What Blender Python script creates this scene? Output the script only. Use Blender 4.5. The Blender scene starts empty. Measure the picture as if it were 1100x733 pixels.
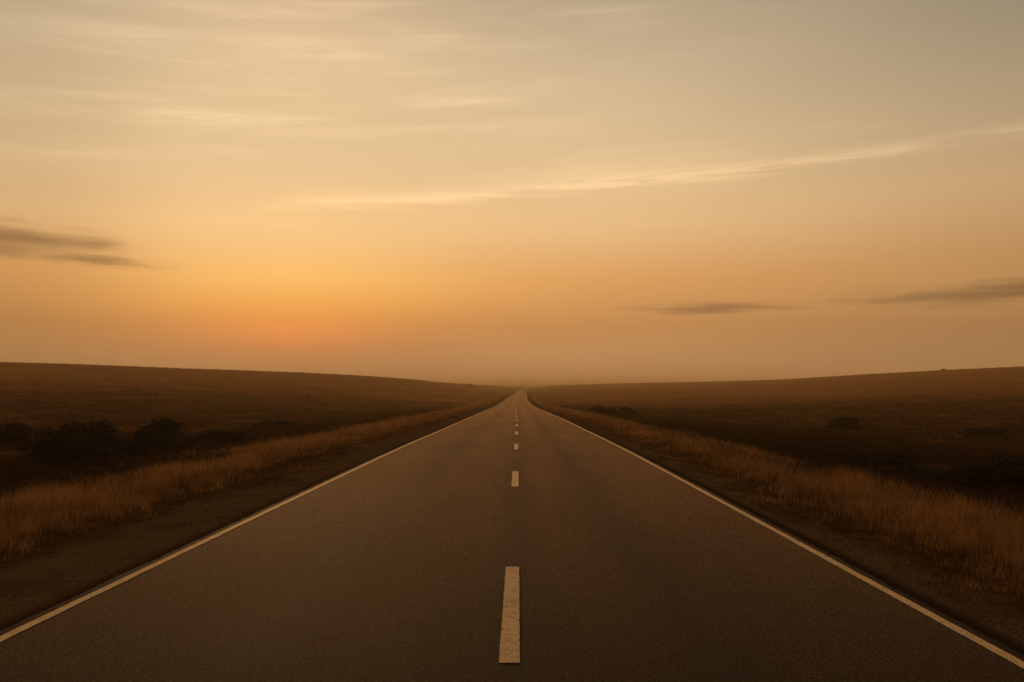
import bpy, math, random
import numpy as np
from mathutils import Vector, Matrix

rng = np.random.default_rng(7)
random.seed(7)
scene = bpy.context.scene
COL = scene.collection
R = math.radians

# ------------------------------------------------------------------ helpers
def lin(r, g, b):
    f = lambda c: (c / 255 / 12.92) if c / 255 <= 0.04045 else ((c / 255 + 0.055) / 1.055) ** 2.4
    return (f(r), f(g), f(b), 1.0)

def tag(o, label=None, cat=None, group=None, kind=None):
    if label: o['label'] = label
    if cat: o['category'] = cat
    if group: o['group'] = group
    if kind: o['kind'] = kind
    return o

def mesh_obj(name, verts, faces, mat=None, parent=None, smooth=False):
    me = bpy.data.meshes.new(name)
    me.from_pydata([tuple(v) for v in verts], [], [tuple(f) for f in faces])
    me.update()
    if mat: me.materials.append(mat)
    if smooth: me.polygons.foreach_set('use_smooth', np.ones(len(me.polygons), bool))
    o = bpy.data.objects.new(name, me); COL.objects.link(o)
    if parent: o.parent = parent
    return o

def mesh_np(name, V, loops, starts, mat=None, parent=None, smooth=False):
    """fast mesh from flat arrays"""
    me = bpy.data.meshes.new(name)
    me.vertices.add(len(V)); me.vertices.foreach_set('co', V.astype(np.float32).ravel())
    me.loops.add(len(loops)); me.loops.foreach_set('vertex_index', loops.astype(np.int32))
    me.polygons.add(len(starts)); me.polygons.foreach_set('loop_start', starts.astype(np.int32))
    me.update(calc_edges=True)
    if mat: me.materials.append(mat)
    if smooth: me.polygons.foreach_set('use_smooth', np.ones(len(me.polygons), bool))
    o = bpy.data.objects.new(name, me); COL.objects.link(o)
    if parent: o.parent = parent
    return o

def smooth(a, b, x):
    t = np.clip((x - a) / (b - a), 0, 1)
    return t * t * (3 - 2 * t)

def pchip(xs, ys):
    xs = np.array(xs, float); ys = np.array(ys, float)
    h = np.diff(xs); d = np.diff(ys) / h
    m = np.zeros_like(xs)
    m[0], m[-1] = d[0], d[-1]
    for i in range(1, len(xs) - 1):
        if d[i - 1] * d[i] > 0:
            w1, w2 = 2 * h[i] + h[i - 1], h[i] + 2 * h[i - 1]
            m[i] = (w1 + w2) / (w1 / d[i - 1] + w2 / d[i])
    def f(x):
        x = np.clip(np.asarray(x, float), xs[0], xs[-1])
        i = np.clip(np.searchsorted(xs, x) - 1, 0, len(xs) - 2)
        t = (x - xs[i]) / h[i]
        return ((2*t**3 - 3*t**2 + 1) * ys[i] + (t**3 - 2*t**2 + t) * h[i] * m[i]
                + (-2*t**3 + 3*t**2) * ys[i+1] + (t**3 - t**2) * h[i] * m[i+1])
    return f

def vnoise(x, y, seed=0):
    """smooth value noise, numpy"""
    x = np.asarray(x, float); y = np.asarray(y, float)
    xi, yi = np.floor(x).astype(np.int64), np.floor(y).astype(np.int64)
    xf, yf = x - xi, y - yi
    u, v = xf * xf * (3 - 2 * xf), yf * yf * (3 - 2 * yf)
    def hsh(a, b):
        n = (a * 374761393 + b * 668265263 + seed * 1442695041) & 0x7fffffff
        n = ((n ^ (n >> 13)) * 1274126177) & 0x7fffffff
        return ((n ^ (n >> 16)) & 0xffff) / 65535.0
    a, b, c, d = hsh(xi, yi), hsh(xi + 1, yi), hsh(xi, yi + 1), hsh(xi + 1, yi + 1)
    return (a * (1 - u) + b * u) * (1 - v) + (c * (1 - u) + d * u) * v

# ------------------------------------------------------------------ camera
F, CX, CY = 1050.0, 550.0, 366.5           # focal length and centre in the photo's pixels
H = 1.786                                  # eye height over the near road
VPX, VPY = 557.0, 419.0                    # where the near road runs to
cam_d = bpy.data.cameras.new('camera'); cam = bpy.data.objects.new('camera', cam_d); COL.objects.link(cam)
cam_d.sensor_width = 36.0; cam_d.lens = 36.0 * F / 1100.0
cam_d.clip_start = 0.1; cam_d.clip_end = 60000
cam.location = (0, 0, H)
pitch, yaw = math.atan((VPY - CY) / F), math.atan((VPX - CX) / F)
cam.rotation_euler = (math.pi / 2 + pitch, 0, yaw)
scene.camera = cam
CAMR = cam.rotation_euler.to_matrix()

def ray(px, py):
    return (CAMR @ Vector(((px - CX) / F, -(py - CY) / F, -1))).normalized()
def azel(px, py):
    d = ray(px, py)
    return math.degrees(math.atan2(d.x, d.y)), math.degrees(math.asin(d.z))

# ------------------------------------------------------------------ terrain
prof = pchip([-80, 0, 25, 52, 98, 177, 240, 298, 422, 735, 1100, 1225, 1350, 1500, 1800, 2600, 4200],
             [0, 0, -.03, -.2, -.55, -1.20, -1.42, -1.38, -.72, .45, 3.6, 4.7, 5.2, 4.6, 0, -6, -10])
cxr = pchip([-80, 0, 60, 98, 177, 298, 422, 735, 1225, 1500, 4200], [0, 0, -.05, -.2, -.5, -.6, .3, 3.2, 11.0, 17, 70])

# ridge line as it stands round the viewer: tangent of the bearing, distance of the crest, tangent of its elevation
_rx = np.array([-400, -120, 0, 100, 200, 320, 400, 450, 480, 500, 520, 560, 585, 650, 760, 840, 900, 1000, 1100, 1200, 1500])
_ry = np.array([374, 384, 388, 391.2, 395.3, 399.8, 404, 408, 411.5, 413.2, 414.6, 415.4, 414.6, 412.4, 410, 407.4, 403.6, 398, 393, 388, 378])
_rr = np.array([330, 360, 390, 430, 480, 560, 660, 760, 850, 930, 1030, 1250, 1250, 1150, 950, 820, 720, 600, 500, 440, 380])
_rt = (_rx - VPX) / F
ridge_e = pchip(_rt, (VPY - _ry) / F)
ridge_r = pchip(_rt, _rr)
gq = lambda u: np.where(u < 1, 0.35 * u ** 2 + 0.65 * smooth(0.12, 1.15, u) / smooth(0.12, 1.15, np.array(1.0)), 1.0)
_tt = np.linspace(-1.2, 1.2, 481)
_A = []
for t in _tt:
    r, e = float(ridge_r(t)), float(ridge_e(t))
    u = np.linspace(0.3, 1.0, 60)
    _A.append(np.min((e * u * r + H - prof(u * r)) / gq(u)))
_A = np.array(_A)

def ground_z(X, Y):
    X = np.asarray(X, float); Y = np.asarray(Y, float)
    s = X - cxr(Y); a = np.abs(s)
    b = prof(Y)
    Yp = np.maximum(Y, 1.0)
    t = np.clip(X / Yp, -1.2, 1.2)
    r = ridge_r(t)
    u = np.maximum(Y, 0) / r
    A = np.interp(t, _tt, _A)
    rise = A * gq(u) * (1 - 0.9 * smooth(1.05, 3.2, u))
    far = 20 * np.exp(-((Y - 3000) / 550) ** 2) * (0.55 + 0.45 * np.sin(X / 700 + 1.0)) + 5 * np.exp(-((Y - 3000) / 500) ** 2)
    roll = (vnoise(X / 34, Y / 34, 3) - .5) * 1.0 + (vnoise(X / 9, Y / 9, 5) - .5) * .30
    roll = roll * smooth(9, 30, a) * smooth(1.0, 0.55, u)
    k = smooth(10, 60, a) * smooth(0, 60, Y) + 0.0
    k = np.where(Y > 500, np.maximum(k, smooth(8, 40, a)), k)
    a = a + np.where(s > 0, 1.1 * smooth(3.9, 4.6, a), 0)
    shoulder = -0.05 - 0.035 * np.clip(a - 3.9, 0, 2.2)
    ditch = -0.50 * smooth(5.6, 11.0, a) * (1 - 0.55 * smooth(16, 45, a)) * (1 - 0.7 * smooth(150, 700, Y))
    lumps = (vnoise(X / 1.3, Y / 1.3, 11) - .5) * .10 * smooth(5.2, 7, a)
    return b + shoulder + ditch + rise * k + far + roll + lumps

def at(px, py):
    """where the sight line through a point of the photograph meets the ground"""
    d = ray(px, py); prev = 3.0
    for i in range(1, 4000):
        tt = 3.0 * 1.0025 ** i
        p = Vector((0, 0, H)) + d * tt
        if p.z < float(ground_z(p.x, p.y)): break
    return p.x, p.y, float(ground_z(p.x, p.y))

# ------------------------------------------------------------------ node helpers
class NT:
    def __init__(self, tree):
        self.t = tree; self.n = tree.nodes; self.l = tree.links
        self.n.clear()
    def node(self, kind, **kw):
        nd = self.n.new(kind)
        for k, v in kw.items(): setattr(nd, k, v)
        return nd
    def link(self, a, b): self.l.new(a, b)
    def put(self, sock, v):
        if isinstance(v, bpy.types.NodeSocket): self.link(v, sock)
        else: sock.default_value = v
    def m(self, op, a, b=None, c=None, clamp=False):
        nd = self.node('ShaderNodeMath', operation=op, use_clamp=clamp)
        self.put(nd.inputs[0], a)
        if b is not None: self.put(nd.inputs[1], b)
        if c is not None: self.put(nd.inputs[2], c)
        return nd.outputs[0]
    def mix(self, f, a, b, blend='MIX'):
        nd = self.node('ShaderNodeMix', data_type='RGBA', blend_type=blend)
        self.put(nd.inputs['Factor'], f)
        self.put(nd.inputs[6], a); self.put(nd.inputs[7], b)
        return nd.outputs[2]
    def sm(self, x, a, b, lo=0.0, hi=1.0):
        nd = self.node('ShaderNodeMapRange', interpolation_type='SMOOTHSTEP')
        self.put(nd.inputs[0], x)
        for i, v in ((1, a), (2, b), (3, lo), (4, hi)): nd.inputs[i].default_value = v
        return nd.outputs[0]
    def xyz(self, x, y, z=0.0):
        nd = self.node('ShaderNodeCombineXYZ')
        self.put(nd.inputs[0], x); self.put(nd.inputs[1], y); self.put(nd.inputs[2], z)
        return nd.outputs[0]
    def noise(self, vec, scale, detail=2.0, rough=0.5, dist=0.0, dims='3D'):
        nd = self.node('ShaderNodeTexNoise', noise_dimensions=dims)
        if vec is not None: self.link(vec, nd.inputs['Vector'])
        nd.inputs['Scale'].default_value = scale; nd.inputs['Detail'].default_value = detail
        nd.inputs['Roughness'].default_value = rough; nd.inputs['Distortion'].default_value = dist
        return nd.outputs['Fac']
    def ramp(self, f, stops, interp='LINEAR'):
        nd = self.node('ShaderNodeValToRGB'); cr = nd.color_ramp; cr.interpolation = interp
        cr.elements[0].position, cr.elements[0].color = stops[0]
        cr.elements[1].position, cr.elements[1].color = stops[-1]
        for p, c in stops[1:-1]:
            e = cr.elements.new(p); e.color = c
        self.put(nd.inputs[0], f)
        return nd.outputs[0]

def material(name):
    mt = bpy.data.materials.new(name); mt.use_nodes = True
    return mt, NT(mt.node_tree)

def surface(nt, color, rough=0.9, spec=0.2, bump=None, bump_d=0.01, bump_s=1.0):
    p = nt.node('ShaderNodeBsdfPrincipled'); out = nt.node('ShaderNodeOutputMaterial')
    nt.put(p.inputs['Base Color'], color); nt.put(p.inputs['Roughness'], rough)
    p.inputs['Specular IOR Level'].default_value = spec
    if bump is not None:
        b = nt.node('ShaderNodeBump'); b.inputs['Distance'].default_value = bump_d; b.inputs['Strength'].default_value = bump_s
        nt.link(bump, b.inputs['Height']); nt.link(b.outputs[0], p.inputs['Normal'])
    nt.link(p.outputs[0], out.inputs['Surface'])
    return p

# ------------------------------------------------------------------ materials
def mat_asphalt():
    mt, nt = material('asphalt')
    co = nt.node('ShaderNodeTexCoord').outputs['Object']
    sx = nt.node('ShaderNodeSeparateXYZ'); nt.link(co, sx.inputs[0])
    fine = nt.noise(co, 95, 3, .7)
    vor = nt.node('ShaderNodeTexVoronoi'); nt.link(co, vor.inputs['Vector']); vor.inputs['Scale'].default_value = 70
    mid = nt.noise(co, 2.2, 4, .6)
    streak = nt.noise(nt.xyz(nt.m('MULTIPLY', sx.outputs[0], 2.2), nt.m('MULTIPLY', sx.outputs[1], .05)), 1.0, 4, .6)
    blot = nt.noise(nt.xyz(nt.m('MULTIPLY', sx.outputs[0], .55), nt.m('MULTIPLY', sx.outputs[1], .14)), 1.0, 3, .55)
    grit = nt.noise(co, 38, 2, .6)
    mixn = nt.m('ADD', nt.m('MULTIPLY', fine, .5), nt.m('MULTIPLY', grit, .5))
    # grime gathers outside the edge lines
    grime = nt.m('MAXIMUM', nt.sm(sx.outputs[0], -3.775, -3.80), nt.sm(sx.outputs[0], 3.335, 3.36))
    base = nt.ramp(mixn, [(.34, (.003, .0019, .0011, 1)), (.48, (.014, .0089, .0050, 1)), (.58, (.042, .0265, .0152, 1)), (.70, (.12, .078, .046, 1))])
    # darker oily bands along the lanes and the joint under the centre line
    tri = lambda c, w: nt.sm(nt.m('ABSOLUTE', nt.m('SUBTRACT', sx.outputs[0], c)), w, 0.0)
    tr = nt.m('MAXIMUM', nt.m('MAXIMUM', tri(-1.95, .60), tri(1.30, .62)), tri(-.02, .48))
    k = nt.m('SUBTRACT', .77, nt.m('MULTIPLY', tr, .19))
    k = nt.m('ADD', k, nt.m('MULTIPLY', nt.m('SUBTRACT', streak, .5), .32))
    k = nt.m('ADD', k, nt.m('MULTIPLY', nt.m('SUBTRACT', mid, .5), .35))
    k = nt.m('ADD', k, nt.m('MULTIPLY', nt.m('SUBTRACT', blot, .5), .55))
    k = nt.m('MULTIPLY', nt.m('SUBTRACT', k, .13), nt.m('SUBTRACT', 1.0, nt.m('MULTIPLY', grime, .65)))
    col = nt.mix(1.0, base, k, 'MULTIPLY')
    # thin sealed joint beside the centre line
    rough = nt.m('SUBTRACT', .86, nt.m('MULTIPLY', tr, .03))
    hgt = nt.m('ADD', nt.m('MULTIPLY', vor.outputs['Distance'], .6), nt.m('MULTIPLY', fine, .6))
    p = surface(nt, col, rough, .10, hgt, .005, .6)
    # warm sheen, as of dust, added to brighten the road towards the distance
    nt.put(p.inputs['Sheen Weight'], nt.m('MULTIPLY', nt.sm(mixn, .36, .64), nt.m('MULTIPLY', k, .80))); p.inputs['Sheen Roughness'].default_value = .20
    p.inputs['Sheen Tint'].default_value = (1.0, .62, .34, 1)
    return mt

def mat_paint():
    mt, nt = material('road_paint')
    co = nt.node('ShaderNodeTexCoord').outputs['Object']
    fine = nt.noise(co, 70, 3, .65); wear = nt.noise(co, 9, 4, .65); big = nt.noise(co, .5, 2, .5)
    worn = nt.m('ADD', nt.m('MULTIPLY', wear, .55), nt.m('MULTIPLY', fine, .45))
    worn = nt.m('ADD', nt.m('MULTIPLY', worn, .6), nt.m('MULTIPLY', nt.noise(co, 45, 2, .5), .4))
    f = nt.sm(worn, .47, .62)
    col = nt.mix(f, (.80, .60, .40, 1), (.26, .185, .12, 1))
    col = nt.mix(1.0, col, nt.m('ADD', .75, nt.m('MULTIPLY', big, .45)), 'MULTIPLY')
    p = surface(nt, col, .75, .2, fine, .004, .6)
    # warm sheen added so the lines look brighter far off
    p.inputs['Sheen Weight'].default_value = .42; p.inputs['Sheen Roughness'].default_value = .22
    p.inputs['Sheen Tint'].default_value = (1.0, .78, .54, 1)
    return mt

def mat_ground():
    mt, nt = material('heath_ground')
    co = nt.node('ShaderNodeTexCoord').outputs['Object']
    at_ = nt.node('ShaderNodeAttribute', attribute_name='lateral'); lat = nt.m('ABSOLUTE', at_.outputs['Fac'])
    lat = nt.m('ADD', lat, nt.m('MULTIPLY', nt.sm(at_.outputs['Fac'], 3.4, 4.4), 1.1))
    n1 = nt.noise(co, .9, 5, .6); n2 = nt.noise(co, .11, 5, .6); n3 = nt.noise(co, 34, 3, .7); n4 = nt.noise(co, .018, 4, .55)
    n5 = nt.noise(co, 6.0, 4, .65)
    gravel = nt.ramp(n3, [(.3, (.050, .031, .019, 1)), (.5, (.125, .080, .050, 1)), (.75, (.27, .185, .125, 1))])
    gravel = nt.mix(nt.m('MULTIPLY', nt.sm(n1, .42, .68), .7), gravel, (.086, .054, .033, 1))
    gravel = nt.mix(nt.sm(lat, 4.25, 3.9), gravel, (.040, .025, .015, 1))
    verge = nt.mix(nt.sm(n5, .35, .7), (.050, .028, .012, 1), (.125, .067, .026, 1))
    heath = nt.mix(nt.sm(nt.m('ADD', nt.m('MULTIPLY', n1, .5), nt.m('MULTIPLY', n2, .5)), .42, .62), (.068, .031, .0135, 1), (.180, .070, .021, 1))
    field = nt.mix(nt.sm(n2, .35, .65), (.235, .086, .020, 1), (.330, .126, .030, 1))
    field = nt.mix(nt.m('MULTIPLY', nt.sm(n4, .48, .60), .5), field, (.120, .048, .014, 1))
    field = nt.mix(nt.m('MULTIPLY', nt.sm(n1, .50, .72), .55), field, (.105, .044, .014, 1))
    edge = nt.m('ADD', lat, nt.m('MULTIPLY', nt.m('SUBTRACT', n1, .5), 2.2))
    c = nt.mix(nt.sm(edge, 4.7, 6.0), gravel, verge)
    sy = nt.node('ShaderNodeSeparateXYZ'); nt.link(co, sy.inputs[0]); yy = nt.m('ADD', sy.outputs[1], nt.m('MULTIPLY', nt.m('SUBTRACT', n2, .5), 60))
    heath = nt.mix(nt.sm(yy, 170, 330), heath, field)
    c = nt.mix(nt.sm(edge, 8.4, 10.0), c, heath)
    wob = nt.m('ADD', lat, nt.m('MULTIPLY', nt.m('SUBTRACT', n2, .5), 30))
    c = nt.mix(nt.m('MULTIPLY', nt.sm(wob, 40, 130), nt.sm(yy, 60, 260)), c, field)
    hgt = nt.m('ADD', nt.m('MULTIPLY', n3, .25), nt.m('ADD', n5, n1))
    surface(nt, c, 1.0, 0.0, hgt, .12, .8)
    return mt

def mat_blade(name, stops, trans=.35, patch=.25):
    """dry grass: colour differs from blade to blade; thin, so some light passes through"""
    mt, nt = material(name)
    co = nt.node('ShaderNodeTexCoord').outputs['Object']
    at_ = nt.node('ShaderNodeAttribute', attribute_name='tint')
    pn = nt.noise(co, patch, 3, .6)
    f = nt.m('ADD', nt.m('MULTIPLY', at_.outputs['Fac'], .55), nt.m('MULTIPLY', pn, .5))
    col = nt.ramp(f, stops)
    out = nt.node('ShaderNodeOutputMaterial')
    d = nt.node('ShaderNodeBsdfDiffuse'); tl = nt.node('ShaderNodeBsdfTranslucent'); mx = nt.node('ShaderNodeMixShader')
    nt.link(col, d.inputs[0]); nt.link(col, tl.inputs[0]); mx.inputs[0].default_value = trans
    nt.link(d.outputs[0], mx.inputs[1]); nt.link(tl.outputs[0], mx.inputs[2]); nt.link(mx.outputs[0], out.inputs['Surface'])
    return mt

def mat_plain(name, a, b, scale=3.0, rough=.9):
    mt, nt = material(name)
    co = nt.node('ShaderNodeTexCoord').outputs['Object']
    n = nt.noise(co, scale, 3, .6)
    surface(nt, nt.mix(nt.sm(n, .35, .65), a, b), rough, .05)
    return mt

M_ASPH, M_PAINT, M_GROUND = mat_asphalt(), mat_paint(), mat_ground()
M_GRASS = mat_blade('dry_grass', [(.0, (.040, .025, .013, 1)), (.25, (.14, .076, .033, 1)), (.5, (.37, .200, .082, 1)), (.8, (.56, .315, .135, 1))], .4)
M_HEATH = mat_blade('dark_heath', [(.15, (.026, .020, .016, 1)), (.4, (.066, .036, .019, 1)), (.85, (.205, .088, .028, 1))], .1)
M_FIELD = mat_blade('field_grass', [(.2, (.19, .070, .017, 1)), (.55, (.275, .104, .025, 1)), (.85, (.34, .138, .035, 1))], .35, .06)
M_LEAF = mat_plain('shrub_leaves', (.022, .019, .015, 1), (.044, .034, .022, 1), 4)
M_TWIG = mat_plain('shrub_twigs', (.025, .017, .011, 1), (.05, .035, .022, 1), 12)
M_STONE = mat_plain('shoulder_stone', (.055, .034, .018, 1), (.12, .078, .045, 1), 60)

# ------------------------------------------------------------------ ground sheet
YMAX = 4000.0
ys = np.concatenate([np.linspace(-60, 0, 21)[:-1], np.linspace(0, 60, 121)[:-1], 60 * (YMAX / 60) ** np.linspace(0, 1, 230)])
half = np.concatenate([[0, 3.0, 3.7], np.linspace(4.0, 14, 31), 14 * (2600 / 14) ** np.linspace(0, 1, 95)[1:]])
ss = np.concatenate([-half[:0:-1], half])
GY, GS = np.meshgrid(ys, ss, indexing='ij')
GX = GS + cxr(GY)
GZ = ground_z(GX, GY)
GZ = np.where(np.abs(GS) < 3.9, prof(GY) - .12, GZ)
nr, nc = GX.shape
idx = np.arange(nr * nc).reshape(nr, nc)
quads = np.stack([idx[:-1, :-1], idx[:-1, 1:], idx[1:, 1:], idx[1:, :-1]], -1).reshape(-1, 4)
V = np.stack([GX, GY, GZ], -1).reshape(-1, 3)
ground = mesh_np('ground', V, quads.ravel(), np.arange(len(quads)) * 4, M_GROUND, smooth=True)
att = ground.data.attributes.new('lateral', 'FLOAT', 'POINT'); att.data.foreach_set('value', GS.ravel().astype(np.float32))
tag(ground, kind='structure')

# ------------------------------------------------------------------ road
LX, RX, DX = -3.72, 3.28, -0.06            # left line, right line, centre line
def strip(name, s0, s1, y0, y1, dz, mat, parent=None, skirt=0.0, step=None, jitter=0.0, ncross=1):
    n = max(2, int((y1 - y0) / step) + 1) if step else 2
    yy = np.linspace(y0, y1, n) if step else np.array([y0, y1])
    return ribbon(name, s0, s1, yy, dz, mat, parent, skirt, jitter, ncross)
def ribbon(name, s0, s1, yy, dz, mat, parent=None, skirt=0.0, jitter=0.0, ncross=1):
    cs = list(np.linspace(s0, s1, ncross + 1)); rows = []
    for y in yy:
        j0, j1 = (rng.normal(0, jitter), rng.normal(0, jitter)) if jitter else (0, 0)
        z = float(prof(y)) + dz; c = float(cxr(y))
        row = [(c + cs[0] + j0, y, z)] + [(c + s, y, z) for s in cs[1:-1]] + [(c + cs[-1] + j1, y, z)]
        if skirt: row = [(row[0][0] - .06, y, z - skirt)] + row + [(row[-1][0] + .06, y, z - skirt)]
        rows.append(row)
    n = len(rows[0]); vs = [v for r_ in rows for v in r_]
    fs = [(i * n + j, i * n + j + 1, (i + 1) * n + j + 1, (i + 1) * n + j) for i in range(len(rows) - 1) for j in range(n - 1)]
    return mesh_obj(name, vs, fs, mat, parent)
road_y = np.concatenate([np.linspace(-50, 0, 26)[:-1], np.arange(0, 60, .25), 60 * (1650 / 60) ** np.linspace(0, 1, 200)])
road = ribbon('road', LX - .13, RX + .13, road_y, 0, M_ASPH, None, .10, .008, 6)
tag(road, kind='structure')
line_y = np.concatenate([np.linspace(-50, 0, 26)[:-1], np.arange(0, 60, .2), 60 * (1600 / 60) ** np.linspace(0, 1, 200)])
for s in (LX, RX):
    e = ribbon('edge_line', s - .043, s + .043, line_y, .004, M_PAINT, road, 0, .0022)
    e.data.polygons.foreach_set('use_smooth', np.zeros(len(e.data.polygons), bool))
for k in range(-3, 12):
    y0 = 6.5 + 11.85 * k
    strip('lane_dash', DX - .068, DX + .068, y0, y0 + 3.5, .004, M_PAINT, road, 0, .06, .0016)

# ------------------------------------------------------------------ grass and heath (blades)
def blades(name, P, h, w, mat, lean=.5, tint=None, bushy=False):
    n = len(P)
    ang = rng.uniform(0, 2 * np.pi, n)
    wind = rng.normal(.5, .5, n)
    lx = np.cos(ang) * lean * rng.uniform(.2, 1, n) + .10 * wind
    ly = np.sin(ang) * lean * rng.uniform(.2, 1, n)
    face = rng.uniform(0, 2 * np.pi, n)
    fx, fy = np.cos(face) * w / 2, np.sin(face) * w / 2
    base = P
    mid = P + np.stack([lx * h * .35, ly * h * .35, h * .58], -1)
    tip = P + np.stack([lx * h, ly * h, h * rng.uniform(.85, 1.0, n)], -1)
    off = np.stack([fx, fy, np.zeros(n)], -1)
    wm = 1.25 if bushy else .7
    V = np.stack([base - off * .8, base + off * .8, mid + off * wm, mid - off * wm, tip], 1).reshape(-1, 3)
    o = np.arange(n)[:, None] * 5
    loops = np.concatenate([o + 0, o + 1, o + 2, o + 3, o + 3, o + 2, o + 4], 1).ravel()
    starts = (np.arange(n)[:, None] * 7 + np.array([[0, 4]])).ravel()
    ob = mesh_np(name, V, loops, starts, mat)
    tv = rng.uniform(0, 1, n) if tint is None else tint
    at_ = ob.data.attributes.new('tint', 'FLOAT', 'POINT'); at_.data.foreach_set('value', np.repeat(tv, 5).astype(np.float32))
    return ob

def scatter(n, y0, y1, s_lo, s_hi, power=1.0):
    """points whose density falls with distance (uniform in log y)"""
    y = y0 * (y1 / y0) ** (rng.uniform(0, 1, n) ** power)
    s = rng.uniform(s_lo, s_hi, n)
    return y, s

# verge: tussocks of dry golden grass on each side
for side, lab in ((-1, 'band of dry golden grass along the left edge of the road'), (1, 'band of dry golden grass along the right edge of the road')):
    nt_ = 21000
    y = 3.5 * (1000 / 3.5) ** rng.uniform(0, 1, nt_)
    a = 4.6 + (rng.beta(1.9, 2.3, nt_) * 7.4) + 1.3 * (vnoise(y / 4, y * 0, 21 + side) - .5) * smooth(200, 40, y)
    a = a + .45 if side < 0 else 4.9 + (a - 4.9) * .72
    clump = vnoise(y / 1.6, a / .8, 31 + side) * .6 + vnoise(y / 5.5, a / 1.7, 33 + side) * .4
    keep = (clump + .42 * smooth(5.0, 7.0, a)) > rng.uniform(.30, .76, nt_)
    y, a, clump = y[keep], a[keep], clump[keep]
    per = 26
    yb = np.repeat(y, per); ab = np.repeat(a, per); n = len(yb)
    spread = np.clip(yb * .006, .05, 1.2)
    yb = yb + rng.normal(0, 1, n) * spread * 1.5; ab = ab + rng.normal(0, 1, n) * np.minimum(spread, .3)
    tall = np.repeat(rng.uniform(.45, 1.2, len(y)) * (.55 + .9 * clump), per)
    hh = (.10 + (.34 if side < 0 else .31) * smooth(5.4, 7.6, ab) * (1 - .35 * smooth(8.6, 11, ab))) * rng.uniform(.4, 1.2, n) * tall
    X = side * (ab if side < 0 else ab - 1.1) + cxr(yb)
    ok = ab > (4.3 if side < 0 else 4.9)
    P = np.stack([X, yb, ground_z(X, yb) - .02], -1)[ok]
    ww = np.clip(yb * .00036, .0023, .14)[ok]
    dark = np.repeat((rng.uniform(0, 1, len(y)) < .80 - .68 * smooth(5.4, 7.0, a)) * 1.0, per)[ok]
    tint = np.clip(np.repeat(rng.uniform(0, 1, len(y)), per)[ok] * .5 + rng.uniform(0, .5, ok.sum()), 0, 1) * (1 - dark) - .35 * dark
    g = blades('verge_grass', P, hh[ok], ww, M_GRASS, .55, tint)
    tag(g, lab, 'grass', 'roadside grass bands', 'stuff')

# heath: low dark scrub beyond the verge
for side, lab in ((-1, 'dark low heath scrub beyond the left verge'), (1, 'dark low heath scrub beyond the right verge')):
    nt_ = 24000
    y = 6 * (300 / 6) ** rng.uniform(0, 1, nt_)
    a = 8.4 + (rng.uniform(0, 1, nt_) ** 1.25) * np.minimum(170, 8 + y * .75)
    patch = vnoise(y / 6, a / 3.2, 41 + side) * .7 + vnoise(y / 1.8, a / 1.2, 43) * .3
    out = np.clip(smooth(10, 27, a) * .6 + smooth(28, 110, y) * .55, 0, 1)          # towards the open pasture
    keep = (patch > rng.uniform(.22, .62, nt_) * 1.0) & (rng.uniform(0, 1, nt_) > .75 * smooth(90, 300, y))
    y, a, patch, out = y[keep], a[keep], patch[keep], out[keep]
    per = 16
    yb = np.repeat(y, per); ab = np.repeat(a, per); n = len(yb)
    spread = np.clip(yb * .007, .08, .8)
    yb = yb + rng.normal(0, 1, n) * spread * 1.4; ab = np.maximum(ab + rng.normal(0, 1, n) * spread, 8.0)
    X = side * (ab if side < 0 else ab - 1.6) + cxr(yb)
    hh = (.12 + .42 * np.repeat(np.clip(patch, 0, 1), per) * (1 - .6 * np.repeat(out, per))) * rng.uniform(.5, 1.2, n)
    P = np.stack([X, yb, ground_z(X, yb) - .03], -1)
    ww = np.clip(yb * .0009, .012, .12)
    tint = np.clip(.3 * rng.uniform(0, 1, n) + .7 * np.repeat(rng.uniform(0, 1, len(y)) ** 1.2 * out, per), 0, 1)
    g = blades('heath_scrub', P, hh, ww, M_HEATH, .9, tint, True)
    tag(g, lab, 'heath', 'heath beside the road', 'stuff')

# open fields: short rough pasture rising to the skylines
for side, lab in ((-1, 'rough brown pasture climbing the left hillside'), (1, 'rough brown pasture climbing the right hillside')):
    n = 60000
    y = 170 * (700 / 170) ** rng.uniform(0, 1, n)
    a = 30 + rng.uniform(0, 1, n) * (y * .72)
    X = side * a + cxr(y)
    keep = (vnoise(X / 7, y / 9, 51) * .6 + vnoise(X / 1.7, y / 2.2, 53) * .4) > rng.uniform(.25, .65, n)
    X, y = X[keep], y[keep]; n = len(y)
    P = np.stack([X, y, ground_z(X, y) - .03], -1)
    hh = rng.uniform(.05, .16, n) * (.6 + .8 * vnoise(X / 11, y / 11, 57))
    ww = np.clip(y * .0016, .03, .5)
    g = blades('pasture_grass', P, hh, ww, M_FIELD, .7, None, True)
    tag(g, lab, 'pasture', 'pastures on the hillsides', 'stuff')

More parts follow.
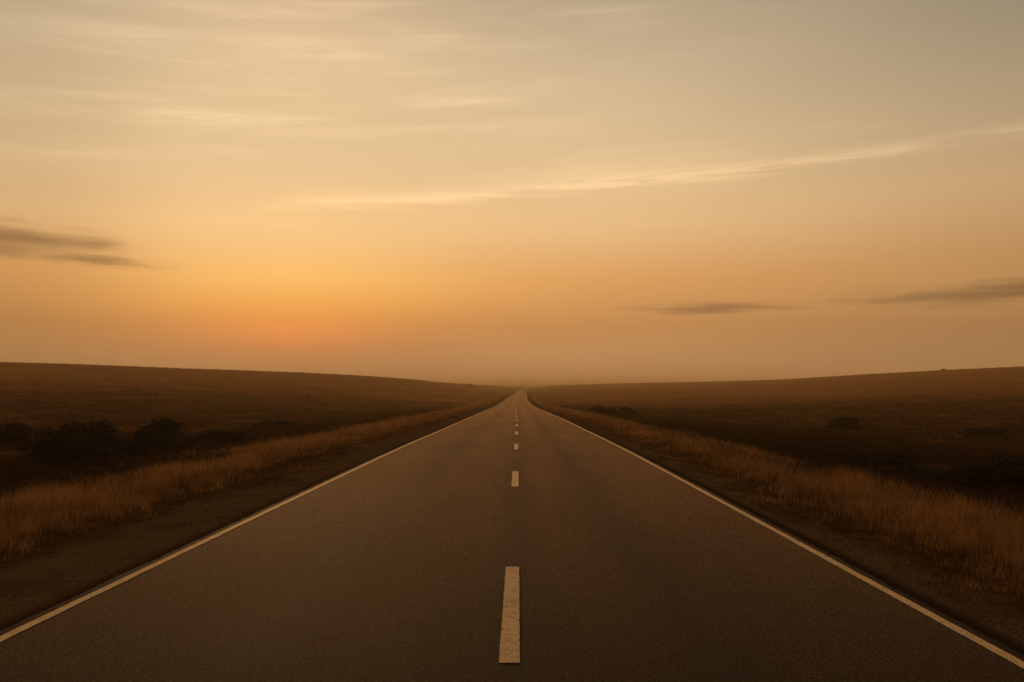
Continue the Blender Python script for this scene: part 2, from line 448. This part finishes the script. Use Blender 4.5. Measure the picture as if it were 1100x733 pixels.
# loose stones on the gravel shoulders
for side, lab in ((-1, 'loose gravel on the left shoulder of the road'), (1, 'loose gravel on the right shoulder of the road')):
    n = 1500
    y = 3.5 * (60 / 3.5) ** rng.uniform(0, 1, n)
    lim = (-LX if side < 0 else RX) + .42
    a = lim + rng.beta(1.3, 1.7, n) * 1.7
    X = side * a + cxr(y)
    r = np.minimum(rng.lognormal(math.log(.0055), .45, n), .02) * np.clip(y / 9, 1, 2)
    Z = ground_z(X, y) + r * .3
    oct_ = np.array([(1, 0, 0), (0, 1, 0), (-1, 0, 0), (0, -1, 0), (0, 0, .7), (0, 0, -.7)], float)
    VV = oct_[None] * r[:, None, None] * rng.uniform(.6, 1.3, (n, 6, 1))
    th = rng.uniform(0, 6.28, n); c, s = np.cos(th)[:, None], np.sin(th)[:, None]
    VV = np.stack([VV[..., 0] * c - VV[..., 1] * s, VV[..., 0] * s + VV[..., 1] * c, VV[..., 2]], -1) + np.stack([X, y, Z], -1)[:, None]
    tri = np.array([(0, 1, 4), (1, 2, 4), (2, 3, 4), (3, 0, 4), (1, 0, 5), (2, 1, 5), (3, 2, 5), (0, 3, 5)])
    L = (np.arange(n)[:, None, None] * 6 + tri[None]).reshape(-1)
    g = mesh_np('shoulder_gravel', VV.reshape(-1, 3), L, np.arange(n * 8) * 3, M_STONE)
    tag(g, lab, 'gravel', 'gravel shoulders', 'stuff')

# ------------------------------------------------------------------ shrubs
def make_shrub(seed, w=1.0, h=1.0, n=5200, leaf=.034):
    """unit shrub about 1 wide and 1 high: (foliage, stems) meshes"""
    r = np.random.default_rng(seed)
    nl = 11
    cen = np.stack([r.normal(0, .24, nl), r.normal(0, .22, nl), r.uniform(.22, .70, nl)], -1)
    cen[:, 2] -= .5 * (cen[:, 0] ** 2 + cen[:, 1] ** 2)
    rad = r.uniform(.14, .27, nl)
    k = r.integers(0, nl, n)
    d = r.normal(0, 1, (n, 3)); d /= np.linalg.norm(d, axis=1)[:, None]
    rr = rad[k] * (r.uniform(0, 1, n) ** .45) * (1 + .35 * (r.uniform(0, 1, n) > .93))
    P = cen[k] + d * rr[:, None]
    P[:, 2] = np.maximum(P[:, 2], r.uniform(0, .12, n))
    u = r.normal(0, 1, (n, 3)); u /= np.linalg.norm(u, axis=1)[:, None]
    v = np.cross(u, r.normal(0, 1, (n, 3))); v /= np.linalg.norm(v, axis=1)[:, None]
    sz = leaf * r.uniform(.5, 1.3, n)[:, None]
    V = np.stack([P - u * sz, P + v * sz * .45, P + u * sz, P - v * sz * .45], 1).reshape(-1, 3)
    fol = (V, np.arange(n * 4), np.arange(n) * 4)
    sv, sf = [], []
    def twig(a, b, r0, r1):
        a, b = Vector(a), Vector(b); ax = (b - a).normalized()
        p = ax.orthogonal().normalized(); q = ax.cross(p); o = len(sv)
        for c, rr_ in ((a, r0), (b, r1)):
            for i in range(5):
                th = i * 2 * math.pi / 5
                sv.append(tuple(c + (p * math.cos(th) + q * math.sin(th)) * rr_))
        for i in range(5): sf.append((o + i, o + (i + 1) % 5, o + 5 + (i + 1) % 5, o + 5 + i))
    for i in range(nl):
        b = (r.normal(0, .05), r.normal(0, .05), -.05)
        m_ = cen[i] * .55 + r.normal(0, .03, 3)
        twig(b, m_, .018, .012); twig(m_, cen[i], .012, .006)
        for j in range(7):
            e = cen[i] + r.normal(0, 1, 3) * rad[i] * .75; e[2] = max(e[2], .05) + .05
            twig(cen[i] * .8 + m_ * .2, e, .006, .0025)
    return fol, (sv, sf)
PROTO = [make_shrub(s) for s in (2, 5, 9, 14)]
LEAFM, TWIGM = [], []
first = []
def shrub(px, py, hpx, wpx, label, kind, group='shrubs on the heath', name='shrub', dist=None):
    x, y, z = at(px, py)
    sc_ = y / F
    h, w = hpx * sc_, wpx * sc_
    root = bpy.data.objects.new(name, None); COL.objects.link(root)
    root.location = (x, y, z - .04); root.rotation_euler = (0, 0, random.uniform(0, 6.28))
    tag(root, label, 'shrub', group)
    fol, st = PROTO[kind]
    if len(LEAFM) <= kind or LEAFM[kind] is None:
        f = mesh_np('foliage', *fol, M_LEAF, root); s = mesh_obj('stem', st[0], st[1], M_TWIG, root)
        LEAFM.append(f.data); TWIGM.append(s.data)
    else:
        f = bpy.data.objects.new('foliage', LEAFM[kind]); s = bpy.data.objects.new('stem', TWIGM[kind])
        for o in (f, s): COL.objects.link(o); o.parent = root
    for o in (f, s): o.scale = (w, w, h)
    return root
SHRUBS = [
    (98, 496, 52, 84, 'largest dark round bush in the left heath, at the middle of its thicket', 0),
    (172, 487, 46, 62, 'dark domed bush at the right end of the left thicket, by the golden verge', 1),
    (58, 503, 46, 78, 'broad dark bush at the near left end of the left thicket', 2),
    (138, 492, 36, 60, 'lower dark bush filling the dip between the two tallest left bushes', 3),
    (12, 482, 34, 60, 'dark bush at the left edge of the photo, behind the thicket', 0),
    (236, 478, 20, 58, 'low spreading bush just right of the left thicket', 1),
    (300, 462, 13, 46, 'small low bush farther up the left verge, beyond the thicket', 2),
    (651, 447.5, 15, 22, 'small round bush beside the right verge, nearer the road of the pair', 3),
    (672, 448, 13, 20, 'small round bush beside the right verge, the pair\'s one farther from the road', 0),
    (907, 463, 18, 40, 'lone dome-shaped bush out in the right heath', 1),
    (960, 505, 24, 90, 'low dark bush behind the golden verge in the right heath', 2),
    (1024, 522, 34, 110, 'wide dark bush in the right heath, close to the verge', 3),
    (1086, 530, 46, 110, 'darkest bush at the right edge of the photo', 0),
    (1064, 470, 14, 50, 'low bush far back in the right heath near the right edge', 1),
    (505, 416.5, 5.0, 8, 'tiny hazy bush on the skyline just left of the road', 2),
    (323, 402.3, 3.2, 6, 'tiny bush on the left hill\'s skyline', 3),
    (1013, 398.8, 2.8, 8, 'tiny bush on the right hill\'s skyline', 0),
    (331, 428, 4.5, 6, 'tiny dark bush alone on the left hillside below the skyline', 1),
]
# build the first of each kind before any copy is made
for k in range(4):
    i = next(i for i, s in enumerate(SHRUBS) if s[5] == k)
    shrub(*SHRUBS[i][:5], SHRUBS[i][5]); first.append(i)
for i, s in enumerate(SHRUBS):
    if i not in first: shrub(*s[:5], s[5])

# ------------------------------------------------------------------ dark bars of low cloud, far off
def cloud_mat(dens, seed):
    mt, nt = material('cloud')
    co = nt.node('ShaderNodeTexCoord').outputs['Object']
    sx = nt.node('ShaderNodeSeparateXYZ'); nt.link(co, sx.inputs[0])
    ln = nt.node('ShaderNodeVectorMath', operation='LENGTH'); nt.link(co, ln.inputs[0])
    body = nt.m('SUBTRACT', 1.0, ln.outputs['Value'], clamp=True)
    n = nt.noise(nt.xyz(nt.m('MULTIPLY_ADD', sx.outputs[0], 1.1, seed), nt.m('MULTIPLY', sx.outputs[1], .7), nt.m('MULTIPLY_ADD', sx.outputs[2], 1.7, nt.m('MULTIPLY', sx.outputs[0], .12))), 1.6, 5, .62, .35)
    f = nt.sm(nt.m('ADD', nt.m('MULTIPLY', nt.m('POWER', body, .8), 1.0), nt.m('MULTIPLY', nt.m('SUBTRACT', n, .5), 2.5)), .16, 1.10)
    v = nt.node('ShaderNodeVolumePrincipled'); out = nt.node('ShaderNodeOutputMaterial')
    v.inputs['Color'].default_value = (.76, .72, .67, 1); v.inputs['Anisotropy'].default_value = .2
    nt.link(nt.m('MULTIPLY', f, dens), v.inputs['Density'])
    nt.link(v.outputs[0], out.inputs['Volume'])
    return mt
def lens(name, px0, px1, py, hpx, dist, label, dens, seed, tilt=0.0):
    d0, d1 = ray(px0, py), ray(px1, py)
    c = ray((px0 + px1) / 2, py) * dist
    w = (d1 - d0).length * dist / 2; h = hpx / F * dist / 2
    nu, nv = 24, 12; vs, fs = [], []
    for i in range(nv + 1):
        ph = math.pi * i / nv
        for j in range(nu):
            th = 2 * math.pi * j / nu
            vs.append((math.sin(ph) * math.cos(th), math.sin(ph) * math.sin(th), math.cos(ph)))
    fs = [(i * nu + j, (i + 1) * nu + j, (i + 1) * nu + (j + 1) % nu, i * nu + (j + 1) % nu) for i in range(nv) for j in range(nu)]
    o = mesh_obj(name, vs, fs, cloud_mat(dens, seed))
    o.data.materials[0].cycles.volume_step_rate = .35
    o.location = c + Vector((0, 0, H)); o.scale = (w, w * .5, h)
    o.rotation_euler = (0, tilt, -math.radians(azel((px0 + px1) / 2, py)[0]))
    return tag(o, label, 'cloud', 'dark bars of low cloud')
lens('cloud', -150, 168, 259, 50, 9000, 'thick dark grey cloud bar at the left edge of the sky', .0027, 1.3, R(.5))
lens('cloud', 30, 200, 280, 15, 9500, 'thin dark streak of cloud right under the left cloud bar', .0032, 4.1, R(2.5))
lens('cloud', 648, 880, 331, 17, 11000, 'thin dark cloud streak in the middle right, low above the horizon', .0027, 9.2, R(-.3))
lens('cloud', 860, 1290, 314.5, 33, 10500, 'long dark cloud bar at the right edge of the sky', .0022, 11.2, R(0))

# ------------------------------------------------------------------ haze
HD = 0.00075
mt, nt = material('haze_air')
v = nt.node('ShaderNodeVolumePrincipled'); out = nt.node('ShaderNodeOutputMaterial')
v.inputs['Color'].default_value = (.97, .775, .48, 1); v.inputs['Density'].default_value = HD; v.inputs['Anisotropy'].default_value = .2
nt.link(v.outputs[0], out.inputs['Volume'])
x0, x1, y0, y1 = -2700, 2760, -120, 4100
z0, z1 = float(GZ.min()) - 1.0, float(max(GZ.max(), 6)) + 1.5
hz = mesh_obj('haze', [(x, y, z) for z in (z0, z1) for y in (y0, y1) for x in (x0, x1)],
              [(0, 2, 3, 1), (4, 5, 7, 6), (0, 1, 5, 4), (2, 6, 7, 3), (0, 4, 6, 2), (1, 3, 7, 5)], mt)
tag(hz, 'thin warm evening haze over the whole heath', 'haze', None, 'stuff')
print('haze box z', z0, z1)

# ------------------------------------------------------------------ sky
SUN_AZ, SUN_EL = azel(312, 352)
world = bpy.data.worlds.new('World'); scene.world = world; world.use_nodes = True
nt = NT(world.node_tree)
tc = nt.node('ShaderNodeTexCoord').outputs['Generated']
sep = nt.node('ShaderNodeSeparateXYZ'); nt.link(tc, sep.inputs[0])
dx, dy, dz = sep.outputs
EL = nt.m('MULTIPLY', nt.m('ARCSINE', dz), 180 / math.pi)
AZ = nt.m('MULTIPLY', nt.m('ARCTAN2', dx, dy), 180 / math.pi)
dA = nt.m('WRAP', nt.m('SUBTRACT', AZ, SUN_AZ), 180.0, -180.0)
aA = nt.m('ABSOLUTE', dA)
EMAX = 60.0
warp = nt.noise(nt.xyz(nt.m('MULTIPLY', AZ, .035), nt.m('MULTIPLY', EL, .16)), 1.0, 3, .5)
ELw = nt.m('ADD', EL, nt.m('MULTIPLY', nt.m('SUBTRACT', warp, .5), 1.0))
tE = nt.m('DIVIDE', ELw, EMAX, clamp=True)
def column(px, rows, high):
    st = []
    for py, c in rows:
        st.append((max(0.0, azel(px, py)[1] / EMAX), lin(*c)))
    st.sort(key=lambda s: s[0])
    if st[0][0] > 0.0: st.insert(0, (0.0, st[0][1]))
    st.append((40 / EMAX, lin(*high[0]))); st.append((1.0, lin(*high[1])))
    return nt.ramp(tE, st)
SKY = {
 310: [(0, (214,184,147)), (70, (228,197,153)), (130, (222,192,147)), (180, (229,195,148)), (250, (246,200,138)), (300, (250,189,107)), (325, (242,170,87)), (345, (222,148,80)), (370, (201,135,84)), (390, (194,139,91)), (415, (196,142,94))],
 570: [(0, (186,166,136)), (70, (206,181,146)), (160, (226,194,149)), (200, (231,194,144)), (245, (238,192,136)), (300, (227,164,98)), (350, (202,144,88)), (385, (201,149,98)), (405, (203,148,98)), (415, (192,139,92))],
 1070: [(0, (155,139,114)), (70, (169,150,119)), (130, (184,157,121)), (200, (200,162,116)), (270, (191,144,93)), (312, (188,140,88)), (350, (170,125,80)), (380, (172,130,85)), (400, (180,136,90))],
}
c0 = column(310, SKY[310], ((160,130,90), (132,102,66)))
c1 = column(570, SKY[570], ((148,122,86), (126,97,62)))
c2 = column(1070, SKY[1070], ((126,105,75), (116,90,58)))
c3 = nt.ramp(tE, [(0, lin(116,84,52)), (.25, lin(120,92,60)), (1, lin(112,86,54))])
g0 = nt.m('SUBTRACT', 1.0, nt.m('EXPONENT', nt.m('MULTIPLY', nt.m('POWER', nt.m('DIVIDE', aA, 10.5), 2.0), -1.0)))
sky = nt.mix(g0, c0, c1)
sky = nt.mix(nt.sm(aA, 16, 46), sky, c2)
sky = nt.mix(nt.sm(aA, 38, 120), sky, c3)
dim = nt.m('SUBTRACT', 1.0, nt.m('MULTIPLY', nt.m('MULTIPLY', nt.sm(dA, -4, -15), nt.sm(EL, 30, 12)), .19))
sky = nt.mix(1.0, sky, nt.xyz(dim, dim, dim), 'MULTIPLY')
# warm glow where the sun sinks into the murk
gl = nt.m('ADD', nt.m('POWER', nt.m('DIVIDE', dA, 4.6), 2.0), nt.m('POWER', nt.m('DIVIDE', nt.m('SUBTRACT', EL, SUN_EL - .25), 1.2), 2.0))
gl = nt.m('EXPONENT', nt.m('MULTIPLY', gl, -1.0))
glow = nt.mix(1.0, lin(116, 44, 9), gl, 'MULTIPLY')
sky = nt.mix(1.0, sky, glow, 'ADD')
# wispy high cirrus, drawn out in long thin streaks
fib = nt.noise(nt.xyz(nt.m('MULTIPLY', AZ, .055), nt.m('MULTIPLY', nt.m('SUBTRACT', EL, nt.m('MULTIPLY', AZ, .03)), .62)), 1.0, 6, .62, .35)
fib2 = nt.noise(nt.xyz(nt.m('MULTIPLY', AZ, .16), nt.m('MULTIPLY', nt.m('SUBTRACT', EL, nt.m('MULTIPLY', AZ, .05)), 1.9), 7.0), 1.0, 5, .6, .5)
mot = nt.noise(nt.xyz(nt.m('MULTIPLY', AZ, .02), nt.m('MULTIPLY', EL, .1), 3.0), 1.0, 4, .55)
cir = nt.m('MULTIPLY', nt.sm(fib, .46, .72), nt.m('MULTIPLY', nt.sm(EL, 7, 15), nt.sm(aA, 36, 6)))
tot = nt.m('MULTIPLY', cir, .95)
def streak(pts, wpx, amt, endfade=3.0, rag=.8):
    global tot
    ae = [azel(*p) for p in pts]
    fc = nt.node('ShaderNodeFloatCurve')
    a0, a1 = ae[0][0] - 12, ae[-1][0] + 12
    cv = fc.mapping.curves[0]
    xs = [(a - a0) / (a1 - a0) for a, _ in ae]; e0 = min(e for _, e in ae) - .5; e1 = max(e for _, e in ae) + .5
    vals = [(e - e0) / (e1 - e0) for _, e in ae]
    cv.points[0].location = (xs[0], vals[0]); cv.points[1].location = (xs[-1], vals[-1])
    for x, y in list(zip(xs, vals))[1:-1]: cv.points.new(x, y)
    fc.mapping.extend = 'EXTRAPOLATED'; fc.mapping.update()
    nt.link(nt.m('DIVIDE', nt.m('SUBTRACT', AZ, a0), a1 - a0), fc.inputs['Value'])
    cen = nt.m('MULTIPLY_ADD', fc.outputs[0], e1 - e0, e0)
    off = nt.m('SUBTRACT', EL, cen)
    off = nt.m('ADD', off, nt.m('MULTIPLY', nt.m('SUBTRACT', fib2, .5), rag))
    w = wpx * 57.3 / F
    p = nt.m('EXPONENT', nt.m('MULTIPLY', nt.m('POWER', nt.m('DIVIDE', off, w), 2.0), -1.0))
    env = nt.m('MULTIPLY', nt.sm(AZ, ae[0][0] - endfade * .3, ae[0][0] + endfade), nt.sm(AZ, ae[-1][0] + endfade * .3, ae[-1][0] - endfade))
    tex = nt.m('ADD', .30, nt.m('MULTIPLY', nt.sm(fib2, .38, .62), 1.05))
    tot = nt.m('ADD', tot, nt.m('MULTIPLY', nt.m('MULTIPLY', p, env), nt.m('MULTIPLY', tex, amt)))
streak([(255, 222), (400, 215), (540, 207), (640, 197), (720, 190), (830, 177), (950, 161), (1090, 139), (1190, 122)], 6.5, 1.1, 5)
streak([(520, 204), (640, 193), (760, 182), (860, 172)], 14, .5, 5)
streak([(120, 122), (250, 127), (330, 131), (395, 134)], 8, .8, 3)
streak([(395, 112), (470, 108), (575, 110)], 5, .7, 3)
streak([(560, 20), (640, 12), (730, 8)], 8, .55, 4)
streak([(850, 138), (915, 135), (985, 133)], 4, .45, 3)
streak([(250, 62), (340, 52), (440, 60)], 11, .7, 4)
streak([(400, 28), (460, 36), (520, 44)], 9, .5, 3)
streak([(-20, 150), (90, 160), (210, 168)], 9, .4, 4)
streak([(190, 236), (270, 240), (340, 243)], 4, .35, 3)
streak([(20, 20), (110, 40), (220, 46)], 12, .45, 4)
lift = nt.m('MULTIPLY_ADD', nt.m('MINIMUM', tot, 1.6), .165, nt.m('MULTIPLY_ADD', nt.m('SUBTRACT', mot, .5), .20, 1.0))
sky = nt.mix(1.0, sky, nt.xyz(lift, lift, nt.m('MULTIPLY_ADD', nt.m('SUBTRACT', lift, 1.0), 1.05, 1.0)), 'MULTIPLY')
# the clear-air sky behind the murk
ns = nt.node('ShaderNodeTexSky', sky_type='NISHITA', sun_disc=False)
ns.sun_elevation = R(SUN_EL); ns.sun_rotation = R(SUN_AZ); ns.air_density = 1.2; ns.dust_density = 5.0; ns.ozone_density = 1.0
b1 = nt.node('ShaderNodeBackground'); nt.link(ns.outputs[0], b1.inputs[0]); b1.inputs[1].default_value = .004
b2 = nt.node('ShaderNodeBackground'); nt.link(sky, b2.inputs[0]); b2.inputs[1].default_value = .97
ad = nt.node('ShaderNodeAddShader'); nt.link(b1.outputs[0], ad.inputs[0]); nt.link(b2.outputs[0], ad.inputs[1])
wo = nt.node('ShaderNodeOutputWorld'); nt.link(ad.outputs[0], wo.inputs['Surface'])
world.cycles.sampling_method = 'MANUAL'; world.cycles.sample_map_resolution = 512

sd = bpy.data.lights.new('sun', 'SUN'); sun = bpy.data.objects.new('sun', sd); COL.objects.link(sun)
sd.energy = 1.0; sd.angle = R(6); sd.color = (1.0, .50, .17)
dirv = Vector((math.sin(R(SUN_AZ)) * math.cos(R(SUN_EL)), math.cos(R(SUN_AZ)) * math.cos(R(SUN_EL)), math.sin(R(SUN_EL))))
sun.rotation_euler = dirv.to_track_quat('Z', 'Y').to_euler()
sun.location = (0, 0, 60)

# ------------------------------------------------------------------ render settings
scene.view_settings.view_transform = 'Standard'; scene.view_settings.look = 'None'
scene.view_settings.gamma = 1.0; scene.view_settings.exposure = 0.0
scene.render.engine = 'CYCLES'
scene.cycles.use_denoising = True
scene.cycles.max_bounces = 4; scene.cycles.diffuse_bounces = 2; scene.cycles.glossy_bounces = 2
scene.cycles.volume_bounces = 1; scene.cycles.transparent_max_bounces = 8
